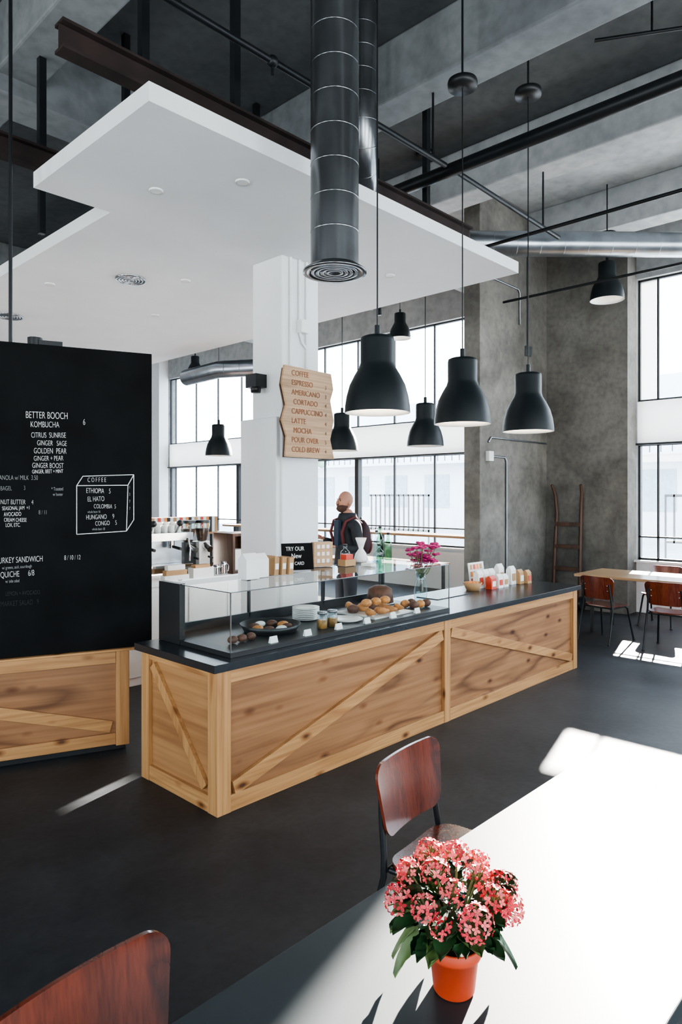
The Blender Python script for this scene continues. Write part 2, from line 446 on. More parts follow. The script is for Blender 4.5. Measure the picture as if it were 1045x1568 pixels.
# ------------------------------------------------------------------ pendant lamps
def pendant(x, y, z, top, s=1.0, light=True):
    b = MB()
    out = [(0,.555),(.03,.555),(.1,.548),(.118,.54),(.122,.52),(.122,.36),(.132,.325),(.165,.27),(.2,.2),(.222,.12),(.233,.05),(.236,.0)]
    inn = [(.236,.0),(.230,.0),(.226,.05),(.214,.12),(.192,.195),(.158,.26),(.125,.315),(.115,.36),(.115,.50),(0,.5)]
    b.lathe([(r*s, h*s) for r, h in out], lamp_black, n=40); b.lathe([(r*s, h*s) for r, h in inn], lamp_white, n=40)
    b.tube([(0,0,.5*s),(0,0,.3*s)], .025*s, lamp_white, 12); b.sph((0,0,.25*s), .055*s, bulb_m)
    b.tube([(0,0,.55*s),(0,0,.63*s)], .02*s, lamp_black, 10)
    b.tube([(0,0,.6*s),(0,0,top-z)], .006, black_paint, 6)
    b.lathe([(0,0),(.12,0),(.125,-.02),(.12,-.06),(.03,-.065),(0,-.065)], black_paint, (0,0,top-z), 28)
    if top < 6.1: b.tube([(0,0,top-z),(0,0,6.19-z)], .01, black_metal, 6)
    o = b.obj('pendant_lamp', (x, y, z), recalc=False)
    if light:
        l = bpy.data.lights.new('bulb_light', 'POINT'); l.energy = 9; l.color = (1,.85,.66); l.shadow_soft_size = .05
        lo = bpy.data.objects.new('bulb_light', l); COL.objects.link(lo); lo.location = (0,0,.17*s); lo.parent = o
pendant(3.73,3.2,2.385,6.19); pendant(4.82,3.2,2.385,5.25); pendant(5.86,3.16,2.39,5.6)
pendant(7.1,5.28,2.42,6.19, light=False); pendant(7.25,6.9,2.44,6.19, light=False); pendant(7.2,9.85,2.48,6.19, light=False)
pendant(9.6,3.95,4.55,5.5,.98, False); pendant(9.6,7.7,4.6,5.5,.83, False); pendant(9.6,14.1,4.72,5.5,.83, False)

# ------------------------------------------------------------------ service counter
cx0, cx1, cy0, cy1, ch = 2.27, 6.82, 3.12, 3.93, .857
b = MB()
t = ch-.045
b.box(cx0+.03, cx1-.03, cy0+.03, cy1-.005, .0, t, ply_x)
b.box(cx0+.027, cx0+.030, cy0+.05, cy1-.02, .02, t-.005, ply_y)
for x0, x1, y0, y1 in ((cx0, cx0+.095, cy0, cy0+.09), (cx0, cx0+.09, cy1-.085, cy1), (cx1-.085, cx1, cy0, cy0+.09), (cx1-.085, cx1, cy1-.085, cy1), (4.45, 4.53, cy0, cy0+.031)):
    b.box(x0, x1, y0, y1, 0, t, pine_z)
for x0, x1 in ((cx0+.096, 4.449), (4.531, cx1-.086)):
    b.box(x0, x1, cy0+.004, cy0+.031, t-.08, t-.001, pine_x); b.box(x0, x1, cy0+.004, cy0+.031, 0, .095, pine_x)
b.beam((cx0+.12, cy0+.016, .125), (4.43, cy0+.016, t-.115), .085, .028, (0,1,0), pine_x)
b.beam((4.55, cy0+.016, t-.11), (cx1-.11, cy0+.016, .125), .08, .028, (0,1,0), pine_x)
b.box(cx0+.004, cx0+.031, cy0+.091, cy1-.086, t-.05, t-.001, pine_y); b.box(cx0+.004, cx0+.031, cy0+.091, cy1-.086, 0, .095, pine_y)
b.beam((cx0+.014, cy1-.12, t-.08), (cx0+.014, cy0+.13, .13), .06, .026, (1,0,0), pine_z)
b.box(cx0-.04, cx1+.03, cy0-.03, cy1+.02, t, ch, slab_black)
b.obj('service_counter', bevel=.003)

ang = math.radians(-21)
b = MB()
L = 3.2
b.box(-L, -.02, 0, .06, 0.06, .70, ply_x); b.box(-L, -.02, .02, .06, 0, .06, black_paint)
b.box(-.09, 0, -.025, .061, .04, .70, pine_z); b.box(-L, -.091, -.022, 0, .62, .699, pine_x); b.box(-L, -.091, -.022, 0, .05, .13, pine_x)
b.box(-1.75, -1.66, -.024, 0, .131, .619, pine_z)
b.beam((-1.62, -.011, .575), (-.12, -.011, .175), .08, .02, (0,1,0), pine_x)
b.beam((-3.15, -.011, .175), (-1.79, -.011, .575), .08, .02, (0,1,0), pine_x)
b.box(-L, .04, -.03, .08, .70, .715, pine_x)
b.obj('counter_panel', (2.46, 4.43, 0), (0,0,ang), bevel=.003)
e = empty('menu_chalkboard', (2.475, 4.43, 0), (0,0,ang))
b = MB(); b.box(-3.1, .146, 0.0, .03, .716, 2.81, board_black); b.obj('board', parent=e, bevel=.003)
b = MB()
for x in (-.77, -2.6): b.tube([(x, .015, 2.81),(x, .015, 6.19)], .012, black_metal, 8)
b.tube([(-.62,.05,2.81),(-.62,.05,2.86)], .05, black_metal, 10)
b.box(-.6,-.45,.0,.04,2.81,2.84, black_metal)
b.obj('hanger_rod', parent=e)
TX = [("BETTER BOOCH",-.68,2.31,.066,chalk),("KOMBUCHA",-.65,2.25,.058,chalk),("6",-.32,2.28,.06,chalk),
("CITRUS  SUNRISE",-.646,2.18,.052,chalk),("GINGER   SAGE",-.61,2.13,.050,chalk),("GOLDEN  PEAR",-.63,2.075,.054,chalk),
("GINGER + PEAR",-.63,2.025,.048,chalk),("GINGER BOOST",-.64,1.978,.050,chalk),("GINGER, BEET + MINT",-.64,1.94,.036,chalk),
("GRANOLA w/ MILK  3.50",-.87,1.895,.045,chalk_dim),("BAGEL           3",-.83,1.825,.042,chalk_dim),("* Toasted",-.52,1.825,.034,chalk_dim),("  w/ butter",-.52,1.79,.03,chalk_dim),
("NUT BUTTER     4",-.83,1.735,.046,chalk),("SEASONAL JAM  +1",-.82,1.695,.036,chalk),("AVOCADO",-.81,1.655,.038,chalk),("8 / 11",-.60,1.665,.042,chalk_dim),("CREAM CHEESE",-.81,1.62,.036,chalk),("LOX, ETC.",-.80,1.585,.036,chalk),
("C O F F E E",-.29,1.885,.046,chalk),("ETHIOPIA    5",-.30,1.81,.050,chalk),("EL HATO",-.29,1.75,.050,chalk),("COLOMBIA  5",-.25,1.703,.044,chalk),("whole bean 16",-.29,1.67,.026,chalk_dim),
("HUNGANO     9",-.30,1.625,.048,chalk),("CONGO     5",-.24,1.582,.046,chalk),("whole bean 18",-.26,1.55,.026,chalk_dim),("1",-.012,1.84,.03,chalk_dim),("3",-.012,1.79,.03,chalk_dim),("7",-.012,1.74,.03,chalk_dim),("7",-.012,1.69,.03,chalk_dim),
("TURKEY SANDWICH",-.86,1.345,.056,chalk),("8 / 10 / 12",-.44,1.352,.046,chalk),("w/ greens, aioli, sourdough",-.82,1.305,.03,chalk_dim),("QUICHE      6/8",-.83,1.25,.056,chalk),("w/ side salad",-.8,1.215,.03,chalk_dim),
("LEMON + AVOCADO",-.8,1.13,.04,chalk_faint),("MARKET SALAD   9",-.83,1.06,.05,chalk_faint)]
for i, (s, x, z, sz, m) in enumerate(TX):
    text('chalk_text_%d' % (i+1), s, sz, (x, -.002, z), (pi/2, math.radians(random.uniform(-2,1.5)), 0), m, e, .55, off=-.0009 if sz > .04 else -.0004)
b = MB()
def ln(a, c, w=.005): b.beam((a[0],-.002,a[1]), (c[0],-.002,c[1]), w, .002, (0,1,0), chalk)
for a, c in (((-.36,1.86),(-.02,1.865)),((-.36,1.86),(-.36,1.525)),((-.36,1.525),(-.03,1.54)),((-.03,1.54),(-.02,1.865)),
             ((-.36,1.86),(-.32,1.925)),((-.32,1.925),(.02,1.94)),((.02,1.94),(-.02,1.865)),((.02,1.94),(.02,1.62)),((.02,1.62),(-.03,1.54))): ln(a, c)
b.obj('chalk_box_drawing', parent=e)

# ------------------------------------------------------------------ display case
gx0, gx1, gy0, gy1, gz0, gz1 = 2.40, 4.58, 3.17, 3.90, ch, 1.235
e = empty('glass_display_case', (0,0,0))
b = MB()
def pane(p): b.add(p, [(0,1,2,3)], glassm)
pane([(gx0,gy0,gz0+.03),(gx1,gy0,gz0+.03),(gx1,gy0,gz1),(gx0,gy0,gz1)])
pane([(gx0,gy0,gz0+.03),(gx0,3.68,gz0+.03),(gx0,3.68,gz1),(gx0,gy0,gz1)])
pane([(gx1,gy0,gz0+.03),(gx1,gy1-.02,gz0+.03),(gx1,gy1-.02,gz1),(gx1,gy0,gz1)])
pane([(gx0,gy0,gz1),(gx1,gy0,gz1),(gx1,gy1,gz1),(gx0,gy1,gz1)])
b.obj('glass_panels', parent=e)
b = MB()
b.box(gx0-.005, gx1+.005, gy0-.005, gy1, gz0+.001, gz0+.03, black_paint)
b.box(gx0-.01, gx0+.03, 3.68, gy1+.02, gz0+.002, gz1+.004, black_paint)
b.box(gx0, gx1, gy1-.02, gy1, gz0+.03, gz0+.09, black_metal); b.box(gx0, gx1, gy1-.02, gy1, gz1-.04, gz1-.009, black_metal)
for x in (3.1, 3.85, gx1-.02): b.box(x, x+.016, gy1-.02, gy1, gz0+.06, gz1-.03, black_metal)
for x, y in ((gx0,gy0),(gx1,gy0),(gx1,gy1-.01)): b.box(x-.003, x+.003, y-.003, y+.003, gz0+.03, gz1, steel_dark)
for y in (gy0,): b.box(gx0, gx1, y-.003, y+.003, gz1-.004, gz1+.001, steel_dark)
for x in (gx0,gx1): b.box(x-.003, x+.003, gy0, gy1, gz1-.004, gz1+.001, steel_dark)
b.obj('case_frame', parent=e)
zb = gz0+.031
def croissant(b, c, s, a, mat):
    pts = []; rs = []
    for i in range(11):
        t = (i/10-.5)*2; an = t*1.25
        pts.append((c[0]+s*(math.cos(a)*math.sin(an)-math.sin(a)*(math.cos(an)-.6)), c[1]+s*(math.sin(a)*math.sin(an)+math.cos(a)*(math.cos(an)-.6)), c[2]))
        rs.append(s*.42*(1-.75*t*t)*(1+.12*(i % 2)))
    b.tube(pts, rs, mat, 10)
b = MB()
b.lathe([(0,.0),(.17,.0),(.2,.05),(.205,.05),(.175,.004),(0,.004)], black_paint, (2.98,3.5,zb), 32)
for i in range(8):
    a = i*2*pi/8; b.sph((2.98+.11*math.cos(a),3.5+.11*math.sin(a),zb+.028), (.045,.03,.022), (pastry_m, pastry_d, ceramic, pastry_d)[i % 4])
b.obj('pastry_pan')
b = MB()
for i in range(7): b.lathe([(0,.0),(.06,.0),(.1,.012),(.1,.016),(.06,.006),(0,.006)], ceramic, (3.42,3.62,zb+i*.013), 28)
b.obj('plate_stack')
b = MB(); b.lathe([(0,0),(.09,0),(.12,.015),(.115,.018),(.085,.006),(0,.006)], ceramic, (3.60,3.38,zb), 28); b.obj('empty_plate')
b = MB()
b.box(3.76,4.22,3.25,3.66,zb,zb+.012, ceramic)
for i in range(4): croissant(b, (3.82+i*.11,3.33,zb+.04), .06, random.uniform(0,3), pastry_m)
for i in range(4): b.sph((3.82+i*.11,3.52,zb+.04), (.05,.045,.035), pastry_m if i%2 else pastry_d)
for i in range(3): b.sph((3.87+i*.11,3.43,zb+.09), (.045,.04,.03), pastry_m)
croissant(b, (3.9,3.61,zb+.05), .06, 1, pastry_m); croissant(b, (4.1,3.6,zb+.05), .06, 2, pastry_m)
b.obj('pastry_tray')
b = MB()
b.lathe([(0,0),(.12,0),(.13,.01),(0,.01)], ceramic, (4.37,3.72,zb), 28); b.lathe([(0,.15),(.05,.148),(.1,.12),(.115,.01),(0,.01)], pastry_d, (4.37,3.72,zb), 28)
b.obj('chocolate_cake')
b = MB()
for i in range(5): b.sph((4.33+.08*(i%3),3.33+.09*(i//3),zb+.032), (.042,.038,.032), pastry_m if i % 2 else pastry_d)
b.obj('bun_group')
b = MB()
for i in range(3): b.sph((2.56+.07*i,3.36,zb+.024), (.035,.03,.024), pastry_d)
b.obj('cookie_group')
b = MB()
for x in (3.27,3.37):
    b.lathe([(0,0),(.035,0),(.038,.07),(.03,.085),(.03,.1),(0,.1)], glass_blue, (x,3.3,zb), 18); b.lathe([(0,.002),(.033,.002),(.035,.06),(0,.06)], pastry_m, (x,3.3,zb), 18); b.lathe([(0,.1),(.034,.1),(.034,.115),(0,.115)], steel, (x,3.3,zb), 18)
b.obj('jam_jar_pair')
b = MB()
for i in range(6):
    x = 2.72+i*.29; b.prism([(3.19,zb),(3.215,zb),(3.203,zb+.04)], 'x', x, x+.06, paper_white)
b.obj('price_tag_row')

zt = gz1+.004
b = MB()
for x, y, w, h in ((2.86,3.58,.11,.17),(2.98,3.62,.10,.16)):
    b.prism([(y-.045,zt),(y+.045,zt),(y+.045,zt+h*.75),(y+.003,zt+h),(y-.003,zt+h),(y-.045,zt+h*.75)], 'x', x-w/2, x+w/2, paper_white)
b.obj('paper_bag_group')
b = MB()
for i in range(3): 
    x=3.12+.05*i; b.prism([(x-.02,zt),(x+.02,zt),(x+.03,zt+.12),(x-.012,zt+.135-.01*i)], 'y', 3.60-.02*i, 3.69, kraft)
    b.box(x-.012,x+.018,3.596-.02*i,3.5985-.02*i,zt+.04,zt+.08,paper_white)
b.obj('kraft_bag_stack')
e = empty('small_chalk_sign', (3.40,3.68,zt+.004), (math.radians(-8),0,math.radians(-25)))
b = MB(); b.box(-.12,.12,0,.015,0.003,.2, board_black); b.obj('sign_board', parent=e, bevel=.002)
text('sign_text_1','TRY OUR',.042,(-.09,-.002,.145),(pi/2,0,0),chalk,e,.8); text('sign_text_2','New',.05,(-.05,-.002,.09),(pi/2,0,0),chalk,e,.8); text('sign_text_3','GIFT CARD',.034,(-.09,-.002,.04),(pi/2,0,0),chalk,e,.8)
e = empty('wood_cup_rack', (3.74,3.76,zt), (0,0,math.radians(-20)))
b = MB(); b.box(-.08,.08,0,.06,0,.19, board_wood)
for i in range(3):
    for j in range(3): b.box(-.055+.04*i,-.03+.04*i,-.003,0,.03+.055*j,.06+.055*j, paper_white)
b.obj('rack_body', parent=e, bevel=.003)
b = MB(); b.box(3.86,3.98,3.64,3.72,zt,zt+.05, kraft); b.box(3.88,3.96,3.65,3.71,zt+.05,zt+.09, red_label); b.box(4.0,4.06,3.5,3.6,zt,zt+.02,paper_white)
b.obj('tip_box')
b = MB()
b.lathe([(0,0),(.05,0),(.06,.02),(.045,.07),(.018,.11),(.03,.15),(.048,.2),(.046,.2),(.016,.11),(0,.11)], white_gloss, (4.22,3.80,zt), 24)
b.obj('pour_over_carafe')
def bottle(x, y, h, mat, r=.032):
    b = MB(); b.lathe([(0,0),(r,0),(r,h*.6),(r*.9,h*.68),(r*.4,h*.8),(r*.38,h*.97),(r*.45,h),(0,h)], mat, n=20)
    b.lathe([(0,h),(r*.42,h),(r*.42,h+.015),(0,h+.015)], black_paint, n=16)
    b.obj('glass_bottle', (x, y, zt))
bottle(4.42,3.80,.24,glass_blue); bottle(4.50,3.83,.27,glass_green); bottle(4.50,3.74,.22,glass_green); bottle(4.36,3.72,.13,glass_blue,.04); bottle(4.05,3.82,.14,glass_blue,.04)
b = MB(); vx, vy = 4.80, 3.62
b.lathe([(0,0),(.05,0),(.06,.1),(.04,.2),(.045,.26),(.04,.26),(.035,.2),(0,.2)], glass_blue, n=24)
for i in range(34):
    a = random.uniform(0,2*pi); r = random.uniform(.02,.14); h = random.uniform(.33,.52)
    p = Vector((r*math.cos(a), r*math.sin(a), h)); b.tube([(0,0,.22),(p.x*.5,p.y*.5,h*.7),p], .003, stem_m, 5)
    for k in range(5):
        q = p+Vector((math.cos(k*1.257),math.sin(k*1.257),random.uniform(-.3,.3)))*.022
        b.sph(q, (.021,.021,.011), magenta, 7, 4)
b.obj('orchid_vase', (vx, vy, ch+.001))

zc = ch+.001
b = MB(); b.lathe([(0,0),(.06,0),(.095,.075),(.09,.078),(.055,.01),(0,.01)], kraft, (5.75,3.70,zc), 24)
for i in range(5): b.sph((5.75+.035*math.cos(i*1.3),3.70+.035*math.sin(i*1.3),zc+.06), .028, orange_label, 10, 6)
b.obj('snack_bowl')
def coffee_bag(b, x, y, w, h, mat, lab):
    b.prism([(y-.035,zc),(y+.035,zc),(y+.03,zc+h*.8),(y+.004,zc+h),(y-.004,zc+h),(y-.03,zc+h*.8)], 'x', x-w/2, x+w/2, mat)
    b.box(x-w*.32, x+w*.32, y-.038, y-.033, zc+h*.2, zc+h*.6, lab)
b = MB()
for x, y, w, h, m, l in ((5.92,3.74,.1,.18,paper_white,red_label),(6.03,3.74,.1,.18,paper_white,orange_label),(6.14,3.74,.1,.18,paper_white,red_label),
    (5.96,3.62,.09,.13,red_label,paper_white),(6.08,3.61,.09,.14,paper_white,red_label),(6.20,3.62,.09,.13,paper_white,kraft),(6.28,3.72,.1,.22,paper_white,kraft),
    (6.42,3.66,.1,.19,paper_white,kraft),(6.52,3.62,.09,.15,kraft,paper_white),(6.61,3.58,.08,.14,kraft,red_label)):
    coffee_bag(b, x, y, w, h, m, l)
b.obj('coffee_bag_group')
b = MB(); b.prism([(-.14,0),(.14,0),(.14,.24),(-.14,.24)], 'y', 0, .012, paper_white)
for j in range(3):
    for i in range(4): b.box(-.12+.06*i,-.08+.06*i,-.003,0,.03+.07*j,.08+.07*j, (red_label, orange_label, kraft)[(i+j)%3])
b.obj('card_display_stand', (6.08,3.84,zc+.002), (math.radians(-8),0,0))
b = MB(); b.box(-.3,.25,-.12,.12,0,.006, slab_black); b.obj('counter_tray', (5.3,3.7,zc))

# ------------------------------------------------------------------ back bar with equipment
b = MB(); bx0, bx1, by0, by1, bz = 2.9, 5.35, 5.8, 6.5, .95
b.box(bx0, bx1, by0+.03, by1, 0, bz-.04, white_paint); b.box(bx0-.02, bx1+.02, by0, by1+.02, bz-.04, bz, white_gloss)
for i in range(5): b.box(bx0+.03+i*.48, bx0+.48+i*.48, by0+.015, by0+.03, .08, bz-.08, white_gloss)
b.obj('back_bar_counter', bevel=.003)
z = bz+.001
b = MB()
b.box(3.35,4.05,5.98,6.38,z+.06,z+.14, chrome); b.box(3.38,4.02,6.15,6.38,z+.14,z+.42, steel); b.box(3.35,4.05,5.98,6.4,z+.38,z+.46, chrome)
for x in (3.4,4.0):
    for y in (6.0,6.35): b.tube([(x,y,z),(x,y,z+.06)], .02, black_paint, 8)
for x in (3.55,3.85):
    b.tube([(x,6.08,z+.38),(x,6.08,z+.3)], .035, chrome, 14); b.tube([(x,6.08,z+.32),(x,5.9,z+.3)], .016, black_paint, 8)
    b.tube([(x,6.0,z+.46),(x,5.93,z+.54)], .014, chrome, 8); b.sph((x,5.92,z+.56), .032, black_paint)
for x in (3.42,3.98): b.tube([(x,5.97,z+.4),(x,5.93,z+.3),(x,5.94,z+.17)], .009, chrome, 8)
for i in range(8):
    for j in range(2):
        for k in range(1+(i*3+j) % 3): b.lathe([(0,0),(.03,0),(.038,.07),(.034,.07),(0,.01)], ceramic, (3.42+.08*i,6.16+.1*j,z+.46+.03*k), 16)
b.obj('espresso_machine', bevel=.004)
def grinder(x, y, body):
    b = MB(); b.box(-.08,.08,-.1,.12,0,.05, black_paint); b.box(-.07,.07,-.02,.1,.05,.34, body)
    b.tube([(0,-.02,.3),(0,-.12,.26)], .035, chrome, 12); b.tube([(0,-.09,.18),(0,-.16,.17)], .012, black_paint, 8)
    b.lathe([(0,.34),(.05,.34),(.085,.52),(.08,.54),(0,.54)], glass_blue, (0,.03,0), 20); b.lathe([(0,.34),(.048,.345),(.075,.48),(0,.48)], pastry_d, (0,.03,0), 20)
    b.lathe([(.086,.54),(.086,.57),(0,.57)], black_paint, (0,.03,0), 20)
    b.obj('coffee_grinder', (x, y, z), bevel=.003)
grinder(3.24,6.1, white_gloss); grinder(4.15,6.2, black_metal); grinder(4.33,6.2, white_gloss)
b = MB(); b.box(3.62,3.9,5.83,5.91,z,z+.05, paper_white); b.box(3.64,3.88,5.835,5.905,z+.05,z+.1, kraft); b.box(3.66,3.86,5.84,5.90,z+.1,z+.15, paper_white); b.box(3.95,4.2,5.83,5.93,z,z+.1,paper_white); b.box(3.98,4.16,5.84,5.92,z+.1,z+.13,kraft)
b.obj('takeaway_box_stack', bevel=.002)
b = MB()
for x, h in ((4.27,.11),(4.36,.14)):
    b.lathe([(0,0),(.04,0),(.042,.02),(.033,h*.75),(.037,h),(.034,h),(0,.01)], chrome, (x,5.88,z), 20); b.tube([(x+.035,5.88,z+h*.85),(x+.065,5.88,z+h*.7),(x+.062,5.88,z+h*.3),(x+.038,5.88,z+h*.2)], .005, chrome, 8)
b.obj('milk_pitcher_pair')
b = MB(); b.box(4.46,4.80,5.85,6.2,z,z+.03, truck_wood); b.box(4.46,4.49,5.85,6.2,z+.03,z+.4, truck_wood); b.box(4.77,4.80,5.85,6.2,z+.03,z+.4, truck_wood); b.box(4.46,4.80,5.85,6.2,z+.4,z+.43, truck_wood); b.box(4.49,4.77,6.17,6.2,z+.03,z+.4, truck_wood); b.box(4.53,4.7,5.95,6.1,z+.03,z+.25,paper_white)
b.obj('wooden_crate')
b = MB()
for i in range(4):
    x = 4.9+.09*i
    for k in range(5): b.lathe([(0,0),(.03,0),(.04,.09),(.036,.09),(0,.01)], paper_white, (x,6.1,z+k*.035), 16)
b.obj('paper_cup_stack')
b = MB(); b.tube([(3.08,5.95,z),(3.08,5.95,z+.3),(3.08,5.9,z+.36),(3.08,5.82,z+.34),(3.08,5.8,z+.27)], .012, chrome, 8); b.obj('bar_faucet')
b = MB()
for i in range(5):
    m = (red_label, orange_label, kraft)[i % 3]
    b.lathe([(0,0),(.035,0),(.035,.15),(.014,.2),(.014,.25),(0,.25)], m, (2.95+.08*i,6.45,z), 16)
b.obj('syrup_bottle_row')
b = MB()
b.box(4.2,6.6,8.9,9.25,1.18,1.21, tabletop_wood); b.box(4.2,6.6,8.9,9.25,.6,.63, tabletop_wood)
for x in (4.22,5.4,6.56):
    for y in (8.92,9.19): b.box(x,x+.03,y,y+.03,0,1.18, black_metal)
b.obj('storage_shelf')
b = MB(); x = 4.25; i = 0
while x < 6.5:
    m = (paper_white, red_label, paper_white, orange_label, black_paint, paper_white, kraft)[i % 7]; i += 1
    b.box(x, x+.05, 8.95, 9.15, 1.211, 1.45, m); x += .054
b.obj('coffee_bag_row')

b = MB()
b.box(9.6,10.1,5.9,13,1.06,1.10, tabletop_wood)
for y in (6.1,8.3,10.5,12.8): b.box(9.82,9.88,y,y+.06,0,1.06, black_metal)
b.obj('window_bar_table')
b = MB()
b.box(8.0,8.7,6.0,8.2,.72,.755, tabletop_wood)
for x in (8.05,8.6):
    for y in (6.05,8.1): b.box(x,x+.04,y,y+.04,0,.72, black_metal)
b.obj('dining_table')

# ------------------------------------------------------------------ chairs
def rr_panel(b, w, h, r, fn, t, mat, n=22):
    cols = []
    for i in range(n+1):
        x = -w/2+w*(0.5-0.5*math.cos(pi*i/n)); ax = abs(x)-(w/2-r)
        zh = h/2-(r-math.sqrt(max(0, r*r-ax*ax)) if ax > 0 else 0); cols.append((x, zh))
    m = 6
    def gen(off): return lambda u, v: fn(*(lambda c: (c[0], -c[1]+2*c[1]*v))(cols[int(round(u*n))]), off)
    b.grid(gen(0), n, m, mat); b.grid(gen(t), n, m, mat, flip=True)
    front, back = gen(0), gen(t)
    for v in (0, 1): b.grid(lambda u, s: (Vector(front(u, v))*(1-s)+Vector(back(u, v))*s), n, 1, mat)
    for u in (0, 1): b.grid(lambda v, s: (Vector(front(u, v))*(1-s)+Vector(back(u, v))*s), m, 1, mat)
def chair(loc, rz, name='dining_chair'):
    e = empty(name, loc, (0,0,rz))
    b = MB()
    rr_panel(b, .43, .27, .06, lambda x, z, o: (x*(1+.18*z/.27), .225-.55*x*x+o+.12*z, .665+z), .012, mahog)
    for x in (-.15,.15):
        for z in (.635,.70): b.sph((x,.243-.55*x*x+.12*(z-.665),z), (.008,.004,.008), chrome, 8, 5)
    b.obj('backrest', parent=e)
    b = MB()
    rr_panel(b, .42, .40, .09, lambda x, y, o: (x, y, .448-o+.14*x*x-(max(0,-y-.12)**2)), .012, mahog)
    b.obj('seat', parent=e)
    b = MB(); r = .012
    for s in (-1, 1):
        b.tube([(s*.215,.30,.0),(s*.205,.20,.40),(s*.195,.205,.47),(s*.185,.222,.6),(s*.175,.232,.72)], r, black_metal, 10)
        b.tube([(s*.215,-.24,0),(s*.18,-.15,.405),(s*.175,-.1,.428),(s*.19,.18,.425)], r, black_metal, 10)
    b.tube([(-.178,-.13,.425),(.178,-.13,.425)], r*.8, black_metal, 8); b.tube([(-.2,.19,.425),(.2,.19,.425)], r*.8, black_metal, 8)
    for s in (-1, 1):
        for y in (.3,-.24): b.tube([(s*.215,y,0),(s*.215,y,.02)], .016, black_paint, 10)
    b.obj('metal_frame', parent=e)
chair((2.14,1.435,0), math.radians(6))
chair((.67,1.15,0), math.radians(6))
b = MB()
b.box(8.65,9.55,1.2,4.0,.72,.755, tabletop_wood)
for x in (8.75,9.4):
    for y in (1.3,3.8): b.beam((x,y,0),(x,y,.72),.04,.04,(0,1,0),black_metal)
b.obj('dining_table', bevel=.003)
chair((8.38,3.45,0), math.radians(80)); chair((8.38,2.70,0), math.radians(92)); chair((9.82,3.3,0), math.radians(-90)); chair((8.38,1.9,0), math.radians(88))

b = MB()
b.box(.28,2.76,.467,1.18,.715,.75, table_top)
for x in (.5,2.5):
    b.beam((x,.56,0),(x,.62,.715),.05,.03,(1,0,0),black_metal); b.beam((x,1.09,0),(x,1.03,.715),.05,.03,(1,0,0),black_metal); b.beam((x,.56,.69),(x,1.09,.69),.04,.04,(0,0,1),black_metal)
b.obj('cafe_table', bevel=.003)

# ------------------------------------------------------------------ potted kalanchoe
e = empty('potted_kalanchoe', (1.215,.828,.7505))
b = MB()
b.lathe([(0,0),(.041,0),(.044,.004),(.052,.078),(.057,.078),(.059,.084),(.059,.102),(.056,.104),(.052,.1),(.05,.09),(0,.09)], terracotta, n=40)
b.lathe([(0,.091),(.05,.091)], soil, n=24); b.obj('plant_pot', parent=e)
b = MB()
def leaf(b, base, d, L, W, mat, droop):
    d = Vector(d).normalized(); side = d.cross(Vector((0,0,1))).normalized(); up = side.cross(d).normalized()
    def fn(u, v):
        w = W*math.sin(pi*min(1, u*.92+.06))**.7*(1+.09*math.sin(u*24)); s = (v-.5)*2
        return Vector(base)+d*(L*u)+side*(w*s*.5)+up*(.22*W*s*s)+Vector((0,0,-droop*u*u*L))
    b.grid(fn, 10, 4, mat)
for i in range(130):
    a = random.uniform(0, 2*pi); h = random.uniform(.12,.225); ro = random.uniform(.02,.06)+max(0,(h-.12))*.35
    leaf(b, (ro*math.cos(a), ro*math.sin(a), h), (math.cos(a), math.sin(a), random.uniform(-.1,.6)), random.uniform(.045,.075), random.uniform(.036,.055), leaf_b if random.random() < .14 else leaf_a, random.uniform(.1,.5))
for a, m in ((2.1,leaf_b),(2.55,leaf_b),(5.45,leaf_a),(5.9,leaf_b),(1.6,leaf_a),(.8,leaf_a)):
    leaf(b, (.06*math.cos(a), .06*math.sin(a), .125), (math.cos(a), math.sin(a), -.35), .075, .05, m, .8)
b.obj('leaves', parent=e)
b = MB(); bs = MB()
HN = 20
for i in range(HN):
    f = (i+.5)/HN; th = math.acos(1-1.08*f); ph = i*2.39996+.4
    R = random.uniform(.095,.138); cr = random.uniform(.022,.034)
    c = Vector((R*math.sin(th)*math.cos(ph), R*math.sin(th)*math.sin(ph), .187+random.uniform(.055,.095)*math.cos(th)))
    n = Vector((math.sin(th)*math.cos(ph), math.sin(th)*math.sin(ph), math.cos(th)+.35)).normalized()
    bs.tube([(c.x*.15,c.y*.15,.1),(c.x*.55,c.y*.55,c.z*.75),c], .0025, stem_m, 5)
    t1 = n.cross(Vector((0,0,1))); t1 = t1.normalized() if t1.length > .01 else Vector((1,0,0)); t2 = n.cross(t1)
    nf = int(26*(cr/.03)**2)
    for k in range(nf):
        q_ = (k+.5)/nf; tt = math.acos(1-1.1*q_); an = k*2.4
        fn = (n*math.cos(tt)+(t1*math.cos(an)+t2*math.sin(an))*math.sin(tt)).normalized()
        p = c+fn*cr*random.uniform(.88,1.08)
        bs.tube([c-n*.01, p-fn*.002], .0011, stem_m, 4, False)
        bud = random.random() < .12
        m = random.choice((pet_a, pet_a, pet_b, pet_b, pet_c)) if not bud else pet_c
        if bud: b.sph(p, (.003,.003,.004), m, 6, 4); continue
        f1 = fn.cross(Vector((.3,.5,.8))).normalized(); f2 = fn.cross(f1); o = random.uniform(0,1.5); S = random.uniform(.0075,.0105)
        for q in range(4):
            aa = o+q*pi/2; dd = f1*math.cos(aa)+f2*math.sin(aa); ss = f1*-math.sin(aa)+f2*math.cos(aa)
            vs = [p, p+dd*S*.45+ss*S*.36+fn*.001, p+dd*S*.9+ss*S*.3+fn*.0025, p+dd*S*1.1+fn*.002, p+dd*S*.9-ss*S*.3+fn*.0025, p+dd*S*.45-ss*S*.36+fn*.001]
            b.add(vs, [(0,1,2,3,4,5)], m, True)
        b.sph(p+fn*.001, .0012, pet_y, 5, 3)
